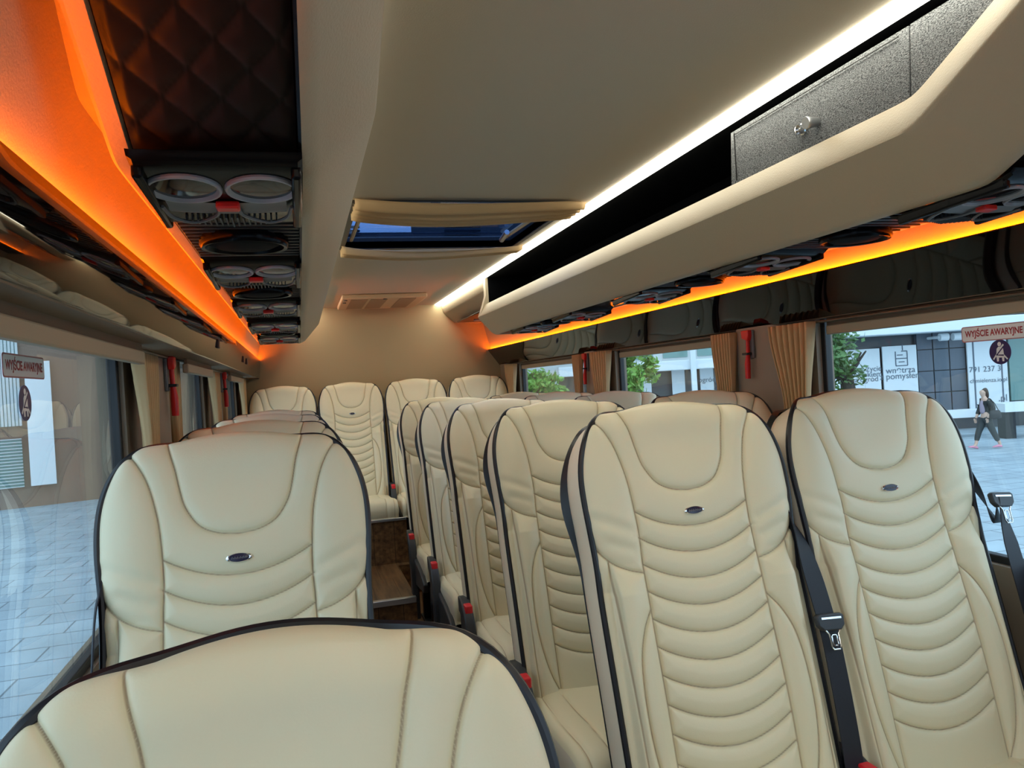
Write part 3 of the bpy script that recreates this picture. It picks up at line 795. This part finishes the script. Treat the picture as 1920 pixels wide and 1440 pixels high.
# ------------------------------------------------------------------ window dressing
def curtain(side, y0, y1, y0b, y1b, label, tieback=0):
    xf = XR - .035 if side > 0 else XL + .036
    b = MB(); nz, ny = 26, 84; rows = []
    z1, z0 = H + .128, WZ0 + .02
    for i in range(nz + 1):
        s = i / nz; z = z1 + (z0 - z1) * s
        k = min(1, s / .45); k = k * k * (3 - 2 * k)
        a, c = y0 + (y0b - y0) * k, y1 + (y1b - y1) * k
        row = []
        for j in range(ny + 1):
            u = j / ny
            ph = 2 * math.pi * 7.5 * u + .9 * math.sin(2.2 * s + 5 * u)
            row.append((xf - side * (.034 * abs(math.sin(ph * .5)) ** .8 - .017) * (1 - .2 * k) - side * .006 * k, a + (c - a) * u + .004 * math.cos(ph), z))
        rows.append(row)
    b.grid(rows)
    o = b.obj('window_curtain', 'curtain')
    md = o.modifiers.new('solid', 'SOLIDIFY'); md.thickness = .0025
    return tag(o, label, 'curtain', 'window curtains')
for side, sn in ((-1, 'left'), (1, 'right')):
    curtain(side, 2.02, 2.23, 2.04, 2.16, 'pleated beige curtain drawn back beside the nearest pillar on the %s' % sn)
    curtain(side, 2.46, 2.60, 2.46, 2.56, 'pleated beige curtain just behind the emergency hammer of the nearest %s pillar' % sn)
    curtain(side, 3.62, 3.86, 3.64, 3.80, 'pleated beige curtain in front of the second %s pillar' % sn)
    curtain(side, 4.02, 4.14, 4.02, 4.10, 'pleated beige curtain just behind the emergency hammer of the far %s pillar' % sn)
    curtain(side, 5.38, 5.64, 5.40, 5.58, 'pleated beige curtain in the rear %s corner' % sn)
    xb = 1.57 if side > 0 else -.328
    for k, (a, c) in enumerate(WIN if side > 0 else [(.3, 1.86), (2.48, 3.22), (3.98, 4.92)]):
        nm = ('nearest', 'middle', 'far')[k]
        t = thing('roller_blind', 'rolled up brown blind over the %s %s window' % (nm, sn), 'blind', (xb, (a + c) / 2, H + .12), group='window roller blinds')
        L = (-xb, -(a + c) / 2, -(H + .12))
        MB().box(xb - .004, xb + .004, a + .02, c - .04, H + .112, H + (.142 if side > 0 else .1295)).obj('fabric', 'blind', t, loc=L)
        MB().box(xb - .009, xb + .009, a + .02, c - .04, H + .0845, H + .113).obj('hem_bar', 'hem', t, bevel=.004, loc=L)
    # curtain rail
    xr = 1.548 if side > 0 else -.36
    b = MB().box(xr - .010, xr + .010, .15, YR, H + .122, H + .129)
    tag(b.obj('curtain_rail', 'bronze', bevel=.002), 'long metal curtain rail over the %s windows' % sn, 'rail', 'curtain rails')
    for y, nm in ((2.36, 'nearest'), (3.945, 'far')):
        xh = XR - .033 if side > 0 else XL + .051
        t = thing('emergency_hammer', 'red emergency hammer in a clip on the %s pillar at %s' % (nm, sn), 'emergency hammer', (xh, y, H + .04), group='emergency hammers')
        i = -side
        MB().box(-.006, .004, -.024, .024, -.01, .088).obj('holder', 'silverdark', t, bevel=.003)
        b = MB()
        b.prism([(-.012, .05), (.02, .06), (.024, .088), (-.02, .088), (-.02, .068)], lambda a, c, d: (d * i, a, c), .004, .022)
        b.obj('hammer_head', 'red', t, bevel=.003)
        b = MB().tube([(.012 * i, -.004, .06), (.013 * i, -.003, .01), (.015 * i, 0, -.03), (.015 * i, .002, -.08)], [.008, .008, .0125, .0115], 10, flat=.8)
        b.obj('handle', 'red', t)
        MB().box(.0 if i > 0 else -.026, .026 if i > 0 else 0, -.016, .016, .002, .01).obj('clip', 'black', t, bevel=.002)
# sensor buttons on the left band
for y, nm in ((2.90, 'nearest of the three'), (4.15, 'middle of the three'), (4.42, 'farthest of the three')):
    x = -.300 + .0215; 
    b = MB().box(-.004, .004, -.02, .02, -.016, .016)
    o = b.obj('wall_switch', 'dark', bevel=.002, loc=(-.2685, y, H + .195)); tag(o, 'small black square switch on left band above windows, ' + nm, 'switch', 'left band switches')

# stickers on the glass
def stickers(side, xg, ya, yb, zc, yd, zd, sn):
    inn = -side
    w, h = abs(yb - ya), .038
    t = thing('exit_sticker', 'emergency exit sticker with red lettering on the %s window glass' % sn, 'sticker', (xg, (ya + yb) / 2, zc))
    rd = lambda r, w_, h_: [(sx * (w_ / 2 - r) + r * math.cos(a), sz * (h_ / 2 - r) + r * math.sin(a)) for sx, sz, a0 in ((1, 1, 0), (-1, 1, 90), (-1, -1, 180), (1, -1, 270)) for a in [R(a0 + q) for q in (0, 30, 60, 90)]]
    # local lettering runs to the right as seen from inside
    f = lambda a, c, d: (inn * d, -side * a, c)
    MB().prism(rd(.006, w, h), f, .0, .0006).obj('border', 'stickerframe', t, smooth=False)
    MB().prism(rd(.005, w - .005, h - .005), f, .0006, .0009).obj('plate', 'sticker', t, smooth=False)
    vs, fs = text_mesh('WYJŚCIE AWARYJNE', .02, .0006)
    wv = max(v.x for v in vs) - min(v.x for v in vs); k = (w - .022) / wv
    b = MB().add([f(v.x * k, v.y * 1.05, .0012) for v in vs], fs); b.obj('lettering', 'stickertxt', t, smooth=False, fix=False)
    t = thing('seat_belt_sticker', 'round purple seat belt sticker on the %s window glass' % sn, 'sticker', (xg, yd, zd))
    r = .029
    el = [(r * math.cos(a), r * math.sin(a)) for a in np.linspace(0, 2 * math.pi, 40, endpoint=False)]
    MB().prism(el, f, 0, .0006).obj('disc', 'purple', t, smooth=False)
    b = MB(); q = r / .029
    b.prism([(-.001 + .0048 * math.cos(a), .0185 + .0052 * math.sin(a)) for a in np.linspace(0, 2 * math.pi, 18, endpoint=False)], f, .0006, .0010)
    b.prism([(-.004, .0125), (.003, .0125), (.0085, .008), (.0098, -.006), (-.0098, -.006), (-.0085, .008)], f, .0006, .0010)
    b.prism([(-.0105, -.008), (.0105, -.008), (.010, -.022), (.0055, -.022), (.0045, -.013), (-.0035, -.013), (-.0045, -.022), (-.009, -.022)], f, .0006, .0010)
    b.prism([(-.020, -.016), (-.017, -.018), (-.008, -.006), (-.010, -.004)], f, .0006, .0010)
    b.prism([(.020, -.016), (.018, -.0185), (.008, -.009), (.010, -.006)], f, .0006, .0010)
    b.prism([(.0085, .019), (.0115, .016), (-.001, .004), (-.003, .006)], f, .0010, .0012)
    b.obj('figure', 'sticker', t, smooth=False)
    b = MB().prism([(.0075, .0115), (.0095, .010), (-.0085, -.0085), (-.0105, -.0065)], f, .0012, .0015).prism([(-.010, -.0055), (.010, -.0075), (.010, -.0095), (-.010, -.0075)], f, .0012, .0015)
    b.obj('belt_line', 'purple', t, smooth=False)
stickers(1, 1.580, 1.352, 1.53, H + .047, 1.425, H + .0, 'right')
stickers(-1, -.428, 1.315, 1.51, H + .071, 1.405, H + .012, 'left')

# ------------------------------------------------------------------ street
def frame_at(psi):
    n_ = Vector((math.sin(psi), math.cos(psi), 0)); r_ = Vector((math.cos(psi), -math.sin(psi), 0)); return n_, r_
def pz(u, v, q, psi):
    n_, r_ = frame_at(psi); d = fw + cr * ((u - 960) / FPX) - cu * ((v - 720) / FPX)
    P = d * (q / d.dot(n_)); return P.dot(r_), P.z + H
def fbox(b, p0, p1, q0, q1, z0, z1, psi):
    n_, r_ = frame_at(psi)
    vs = [tuple(r_ * p + n_ * q + Vector((0, 0, z))) for z in (z0, z1) for q in (q0, q1) for p in (p0, p1)]
    return b.add(vs, [(0, 2, 3, 1), (4, 5, 7, 6), (0, 1, 5, 4), (2, 6, 7, 3), (0, 4, 6, 2), (1, 3, 7, 5)])
def ftext(s, size, p, z, q, psi, b=None):
    n_, r_ = frame_at(psi); vs, fs = text_mesh(s, size); b = b or MB()
    return b.add([tuple(r_ * (p + v.x) + n_ * q + Vector((0, 0, z + v.y))) for v in vs], fs)
GZ = H - 2.6
b = MB().add([(-90, -40, GZ), (90, -40, GZ), (90, 110, GZ), (-90, 110, GZ)], [(0, 1, 2, 3)])
struct(b.obj('ground', 'paving', smooth=False), 'paved street and square around the bus')
PR, PL = R(17), R(-16)
Q = 27.0
# right hand building
t = thing('shop_building', 'dark clad shop building with white canopy seen through the right windows', 'building', (0, 0, 0))
b = MB(); fbox(b, -4, 45, Q + .3, Q + 8, GZ, H + 12, PR); b.obj('wall', 'facade2', t, smooth=False)
b = MB()
p0, z0 = pz(1725, 720, Q, PR); p1, z1 = pz(1812, 640, Q, PR)
for i in range(3):
    for j in range(6):
        w = (p1 - p0) / 3; fbox(b, p0 + i * w + .02, p0 + (i + 1) * w - .02, Q + .1, Q + .32, GZ + .6 + j * .75, GZ + .6 + (j + 1) * .75 - .03, PR)
b.obj('cladding_panel', 'facade', t, smooth=False)
b = MB()
_, zb = pz(1690, 628, Q, PR); _, zb2 = pz(1690, 606, Q, PR)
pa = 8.0; pb, _ = pz(2300, 600, Q, PR)
fbox(b, pa, pb, Q - 1.2, Q + .3, zb, zb2, PR); b.obj('canopy', 'white', t, smooth=False, bevel=.03)
b = MB()
for u in (1100, 1290, 1548):
    p, _ = pz(u, 700, Q, PR); fbox(b, p - .09, p + .09, Q - 1.0, Q - .9, GZ, zb, PR)
b.obj('column', 'white', t, smooth=False)
b = MB(); fbox(b, pa - 11, pb, Q + .1, Q + 1, zb2 + .3, zb2 + .5, PR); fbox(b, pa - 11, pb, Q - .1, Q + .3, zb2 + 2.2, zb2 + 2.6, PR); b.obj('upper_band', 'render', t, smooth=False)
b = MB(); _, zc0 = pz(1292, 693, Q, PR); _, zc1 = pz(1292, 675, Q, PR)
fbox(b, .9, 7.9, Q - .9, Q + .2, zc0, zc1, PR); b.obj('low_canopy', 'white', t, smooth=False, bevel=.03)
b = MB(); fbox(b, -3.4, 8.2, Q + .02, Q + .35, zc1, zb2 + .4, PR); b.obj('upper_wall', 'render', t, smooth=False)
for k in range(6):
    b = MB(); p = 1.0 + k * 1.2; fbox(b, p, p + .85, Q - .02, Q + .03, zc1 + .12, zb2 + .1, PR); b.obj('upper_window', 'greenglass', t, smooth=False)
b = MB(); fbox(b, -3.4, .9, Q - .2, Q + .3, GZ, zc1 + .1, PR); b.obj('brick_wall', 'render', t, smooth=False)
for k in range(14):
    b = MB(); p = pa + k * 2.2; fbox(b, p, p + 1.2, Q + .2, Q + .32, zb2 + .6, zb2 + 2.1, PR); b.obj('upper_window', 'greenglass', t, smooth=False)
def poster(u0, v0, u1, v1, label, lines=(), q=Q - .05, mt='white', icon=None, border=False):
    pa_, za = pz(u0, (v0 + v1) / 2, q, PR); pb_, zb_ = pz(u1, (v0 + v1) / 2, q, PR)
    um = (u0 + u1) / 2; _, zt_ = pz(um, v0, q, PR); _, zl = pz(um, v1, q, PR)
    pm = (pa_ + pb_) / 2
    t = thing('poster', label, 'poster', tuple(frame_at(PR)[1] * pm + frame_at(PR)[0] * q + Vector((0, 0, zl))), group='shop front posters')
    L = [-c for c in t.location]
    b = MB(); fbox(b, pa_, pb_, q, q + .06, zl, zt_, PR); b.obj('sheet', mt, t, smooth=False, loc=L)
    if border:
        b = MB()
        for p in (pa_ + .18, pb_ - .22): fbox(b, p, p + .05, q - .01, q, zl, zt_, PR)
        b.obj('frame_line', 'ink', t, smooth=False, loc=L)
    b = MB(); some = False
    for (s_, sz, vv, du) in lines:
        _, z_ = pz(um, vv, q, PR); some = True; ftext(s_, sz, pm + du, z_, q - .015, PR, b)
    if icon:
        p_, z_ = pz(icon[0], icon[1], q, PR); some = True
        for a, c, w, h in ((-.2, 0, .03, .5), (.2, 0, .03, .5), (0, -.25, .4, .03), (0, 0, .4, .03), (.1, .25, .2, .03), (0, -.12, .2, .03), (-.05, .12, .2, .03), (.05, .38, .03, .2)):
            fbox(b, p_ + a - w / 2, p_ + a + w / 2, q - .015, q - .005, z_ + c - h / 2, z_ + c + h / 2, PR)
    if some: b.obj('print', 'ink', t, smooth=False, loc=L, fix=False)
    return t
poster(1580, 655, 1653, 800, 'white shop poster half behind the tree, left of the icon poster', (('nowe życie', .26, 693, .1), ('z widokiem', .26, 703, .1), ('na ogród', .26, 712, .1)))
poster(1658, 648, 1722, 800, 'white shop poster with a grey house icon and two text lines', (('wnętrza', .30, 694, 0), ('z pomysłem', .30, 705, 0)), icon=(1690, 672))
poster(1816, 638, 1890, 776, 'tall white framed poster with phone number behind the walking woman', (('791 237 3', .27, 692, -.1), ('chmielenza.io.pl', .2, 713, 0), ('.pl', .34, 748, .45)), border=True)
poster(1262, 691, 1286, 800, 'narrow white poster beside the white column, middle right window')
poster(1315, 688, 1340, 800, 'narrow white poster with tiny print near the curtain, middle right window', (('ogród', .25, 712, 0),))
poster(1207, 699, 1223, 800, 'small white poster right of the sunlit tree, middle right window')
for u, v, nm, s_ in ((1768, 632, 'left', -1), (1795, 631, 'right', 1)):
    p, z = pz(u, v, Q - .5, PR); n_, r_ = frame_at(PR); c = r_ * p + n_ * (Q - .5) + Vector((0, 0, z))
    t = thing('spotlight', 'white facade spotlight on the grey cladding, %s one of the pair' % nm, 'spotlight', tuple(c), group='facade spotlights')
    MB().tube([tuple(r_ * (-.16 * s_)), tuple(r_ * (.12 * s_))], [.13, .13], 12).obj('head', 'white', t)
    MB().tube([tuple(r_ * (.12 * s_)), tuple(r_ * (.2 * s_) + n_ * .6)], .05, 8).obj('arm', 'white', t)
# glass shop and bench at the far right
b = MB()
p, z = pz(1893, 700, Q, PR)
for k in range(6): fbox(b, p + k * 1.05, p + k * 1.05 + .62, Q - .02, Q + .1, GZ + .9, zb, PR)
tag(b.obj('glass_shopfront', 'greenglass', smooth=False), 'green glass shop front right of the phone number poster', 'shop window')
QB = 23.2
pp, z = pz(1884, 757, QB, PR); t = thing('street_counter', 'white street counter on black legs right of the walking woman', 'counter', tuple(frame_at(PR)[1] * pp + frame_at(PR)[0] * QB))
L = [-c for c in t.location]
b = MB(); fbox(b, pp, pp + 3, QB, QB + .8, GZ + .8, z, PR); fbox(b, pp - 3.6, pp + .1, QB + 1.1, QB + 1.7, GZ + .62, GZ + .85, PR); b.obj('top', 'white', t, smooth=False, loc=L)
for k in (0.05, 1.6):
    b = MB(); fbox(b, pp + k, pp + k + .3, QB + .1, QB + .5, GZ, GZ + .8, PR); b.obj('leg', 'black', t, smooth=False, loc=L)

def tree(name, u, v, q, psi, rw, rh, nleaf, label, size, trunk_u=None, seed=1, lm='leaf'):
    rg = np.random.default_rng(seed); n_, r_ = frame_at(psi); p, z = pz(u, v, q, psi)
    c = r_ * p + n_ * q; t = thing(name, label, 'tree', (c.x, c.y, GZ))
    pt = 0 if trunk_u is None else pz(trunk_u, v, q, psi)[0] - p
    zc = z - GZ
    b = MB(); b.tube([tuple(r_ * pt), tuple(r_ * pt + Vector((0, 0, zc * .5))), tuple(r_ * (pt * .6) + Vector((0, 0, zc))), tuple(r_ * 0 + Vector((0, 0, zc + rh * .8)))], [.17, .15, .10, .04], 10)
    for k in range(9):
        a = rg.uniform(0, 6.28); l = rw * rg.uniform(.5, .9)
        b.tube([tuple(r_ * pt * .7 + Vector((0, 0, zc * .85))), tuple(Vector((math.cos(a) * l, math.sin(a) * l, zc + rg.uniform(-.4, .6) * rh)))], [.05, .015], 6)
    b.obj('trunk', 'bark', t)
    b = MB(); cl = [(rg.normal(0, .45, 3)) for _ in range(26)]
    for i in range(nleaf):
        k = cl[i % 26]; o = Vector(((k[0] + rg.normal(0, .16)) * rw, (k[1] + rg.normal(0, .16)) * rw, zc + (k[2] + rg.normal(0, .13)) * rh))
        a = Vector(rg.normal(0, 1, 3)).normalized(); bb = a.orthogonal().normalized() * size * .55; a = a * size
        b.add([o - a, o + bb, o + a, o - bb], [(0, 1, 2, 3)])
    b.obj('foliage', lm, t, smooth=False, fix=False)
tree('street_tree', 1548, 672, 15, PR, 1.0, .75, 2600, 'leafy green tree beside the curtain in the nearest right window', .075, 1600, 5, 'leafdark')
tree('street_tree', 1178, 700, 17, PR, .55, .75, 1900, 'bright green tree at the left side of middle right window', .08, None, 8)
tree('street_tree', 1004, 724, 18, PR, .5, .42, 1300, 'green tree seen through the far right window', .08, None, 11)
# left hand building
t = thing('office_building', 'brown and dark office building with blinds seen through the left window', 'building', (0, 0, 0))
QL = 24.5
b = MB(); fbox(b, -30, 8, QL, QL + 8, GZ, H + 14, PL); b.obj('wall', 'brick', t, smooth=False)
b = MB()
pA, zA = pz(-60, 660, QL, PL); pB, _ = pz(38, 780, QL, PL); zt_ = pz(15, 640, QL, PL)[1]; zl = pz(15, 800, QL, PL)[1]
fbox(b, pA, pB, QL - .06, QL, zl, zt_ + 3, PL); b.obj('upper_window', 'greenglass', t, smooth=False)
b = MB()
for k in range(14):
    x = pA + (pB - pA) * k / 13; fbox(b, x - .03, x + .03, QL - .1, QL - .05, zl, zt_ + 3, PL)
b.obj('window_bars', 'render', t, smooth=False)
b = MB(); zq0 = pz(20, 915, QL, PL)[1]; zq1 = pz(20, 825, QL, PL)[1]
fbox(b, pA, pB, QL - .06, QL, zq0, zq1, PL); b.obj('lower_window', 'greenglass', t, smooth=False)
b = MB()
for k in range(16):
    z = zq0 + (zq1 - zq0) * k / 15; fbox(b, pA, pB, QL - .1, QL - .05, z, z + .025, PL)
b.obj('window_blind', 'render', t, smooth=False)
b = MB(); pC, _ = pz(52, 800, QL, PL); pD, _ = pz(100, 800, QL, PL); zz0 = pz(75, 908, QL, PL)[1]; zz1 = pz(75, 678, QL, PL)[1]
fbox(b, pC, pD, QL - .3, QL - .12, zz0, zz1, PL)
tag(b.obj('banner', 'white', smooth=False), 'tall white banner panel outside the left window', 'banner')

# ------------------------------------------------------------------ person on the pavement
def skin_obj(name, chains, m, parent, sub=2):
    """chains: list of (points, radii, parent vertex or None); one connected skinned surface"""
    me = bpy.data.meshes.new(name); vs = []; es = []; rs = []
    for pts, rad, par in chains:
        prev = par
        for p, r in zip(pts, rad):
            vs.append(p); rs.append(r); i = len(vs) - 1
            if prev is not None: es.append((prev, i))
            prev = i
    me.from_pydata(vs, es, []); o = bpy.data.objects.new(name, me); COL.objects.link(o); o.parent = parent
    sk = o.modifiers.new('skin', 'SKIN'); sk.use_smooth_shade = True
    for v, r in zip(me.skin_vertices[0].data, rs): v.radius = (r, r) if not hasattr(r, '__len__') else r
    me.skin_vertices[0].data[0].use_root = True
    sb = o.modifiers.new('sub', 'SUBSURF'); sb.levels = sub; sb.render_levels = sub
    me.materials.append(M[m]); return o
def person():
    q = 21.2; n_, r_ = frame_at(PR); p, z = pz(1853, 842, q, PR)
    c = r_ * p + n_ * q
    t = thing('person', 'person walking left on the pavement in dark jacket, charcoal trousers and pink shoes', 'person', (c.x, c.y, GZ), 0)
    k = 1.62 / 1.70
    # local: +f = walking direction (left in view), +s = towards the building, z up
    f_ = -r_; s_ = n_
    def W(f, s, z): v = f_ * f * k + s_ * s * k; return (v.x, v.y, z * k)
    body = [([W(0, 0, .93), W(.0, 0, 1.08), W(.01, 0, 1.24), W(.02, 0, 1.38), W(.035, 0, 1.45), W(.055, 0, 1.50)], [.115, .105, .115, .10, .06, .05], None)]
    body.append(([W(.065, 0, 1.555), W(.07, 0, 1.62), W(.06, 0, 1.68)], [.075, .088, .06], 5))
    body.append(([W(.02, -.17, 1.37), W(-.07, -.20, 1.14), W(.05, -.20, .94), W(.08, -.20, .88)], [.06, .045, .036, .035], 3))
    body.append(([W(.0, .17, 1.37), W(.06, .20, 1.12), W(.17, .18, .92), W(.20, .17, .86)], [.06, .045, .036, .035], 3))
    body.append(([W(.03, -.08, .86), W(-.11, -.08, .50), W(-.30, -.07, .13), W(-.27, -.07, .05)], [.095, .06, .042, .035], 0))
    body.append(([W(.02, .08, .86), W(.20, .08, .50), W(.30, .07, .12), W(.37, .07, .06)], [.095, .06, .042, .035], 0))
    bo = skin_obj('body', body, 'skin', t)
    skin_obj('trousers', [([W(0, 0, .98), W(0, 0, .92)], [.135, .13], None), ([W(.02, -.085, .82), W(-.11, -.085, .50), W(-.25, -.075, .20)], [.115, .085, .065], 1), ([W(.03, .085, .82), W(.19, .085, .50), W(.28, .075, .20)], [.115, .085, .065], 1)], 'trousers', t)
    skin_obj('jacket', [([W(-.03, 0, .92), W(-.03, 0, 1.08), W(-.02, 0, 1.24), W(.0, 0, 1.37), W(.02, 0, 1.42)], [.15, .15, .155, .135, .07], None), ([W(.0, -.18, 1.36), W(-.09, -.21, 1.13), W(.03, -.21, .96)], [.085, .07, .058], 3), ([W(-.02, .18, 1.36), W(.05, .21, 1.12), W(.15, .19, .95)], [.085, .07, .058], 3)], 'jacket', t)
    skin_obj('shirt', [([W(.07, 0, .98), W(.07, 0, 1.12), W(.075, 0, 1.28), W(.06, 0, 1.40)], [.10, .095, .095, .06], None)], 'shirt', t)
    skin_obj('hair', [([W(.05, 0, 1.70), W(.01, 0, 1.66), W(-.03, 0, 1.58), W(-.055, 0, 1.49), W(-.06, 0, 1.43)], [.085, .092, .075, .05, .03], None)], 'hair', t)
    for s in (-1, 1):
        bb = MB(); fx, fz, aa = ((-.25, .03, .0) if s < 0 else (.34, .02, .2))
        rows = []
        for u, w, h in ((-.10, .02, .03), (-.08, .036, .07), (0, .04, .085), (.08, .045, .06), (.14, .04, .04), (.17, .015, .02)):
            rows.append([W(fx + u, s * .075 + w * math.cos(a), fz + max(-.0, .5 * h + .5 * h * math.sin(a)) + aa * u) for a in np.linspace(0, 6.283, 12, endpoint=False)])
        bb.grid(rows, True, True).obj('shoe', 'pink', t)
    for s in (-1, 1):   # hands with fingers
        hx, hz = ((.085, .86) if s < 0 else (.205, .84)); base = W(hx, s * .20 if s < 0 else .17, hz)
        ch = [([W(hx, s * .19, hz + .03), W(hx + .008, s * .19, hz - .03)], [.028, .03], None)]
        for j in range(4): ch.append(([W(hx + .03 - .02 * j, s * .19, hz - .055), W(hx + .034 - .02 * j, s * .185, hz - .085 - .008 * (j in (1, 2))), W(hx + .03 - .02 * j, s * .175, hz - .108 - .01 * (j in (1, 2)))], [.009, .0085, .0075], 1))
        ch.append(([W(hx + .04, s * .19, hz - .005), W(hx + .055, s * .185, hz - .035)], [.01, .009], 0))
        skin_obj('hand', ch, 'skin', t, 1)
    b = MB()
    b.lathe([(.001, .02), (.011, .008), (.013, -.004), (.004, -.012)], W(.148, 0, 1.60), ax=tuple(f_))
    for s in (-1, 1):
        b.lathe([(.001, -.004), (.02, 0), (.024, .006), (.012, .012)], W(.065, s * .083, 1.61), ax=tuple(s_ * s))
    b.obj('nose_and_ears', 'skin', bo)
    b = MB()
    for s in (-1, 1): b.lathe([(.001, .006), (.008, .004), (.009, -.004)], W(.133, s * .035, 1.625), ax=tuple(f_), n=10)
    b.obj('eyes', 'hair', bo)
    b = MB().lathe([(.001, .004), (.016, .002), (.018, -.004)], W(.135, 0, 1.555), ax=tuple(f_), n=12, sy=.35, ref=tuple(s_)); b.obj('mouth', 'pink', bo)
    bag = thing('handbag', 'black handbag carried at the side of the walking person', 'bag', (c.x, c.y, GZ))
    bb = MB(); n1 = []
    for z_, w, d_ in ((.86, .10, .03), (.88, .17, .05), (.98, .17, .055), (1.08, .14, .04), (1.10, .10, .02)):
        n1.append([W(-.10 + w * math.cos(a), -.26 + d_ * math.sin(a), z_) for a in np.linspace(0, 6.283, 18, endpoint=False)])
    bb.grid(n1, True, True).obj('pouch', 'black', bag)
    MB().tube([W(-.2, -.26, 1.08), W(-.10, -.25, 1.30), W(.0, -.235, 1.42), W(.0, -.25, 1.3), W(-.02, -.26, 1.08)], .010, 8).obj('strap', 'black', bag)
person()
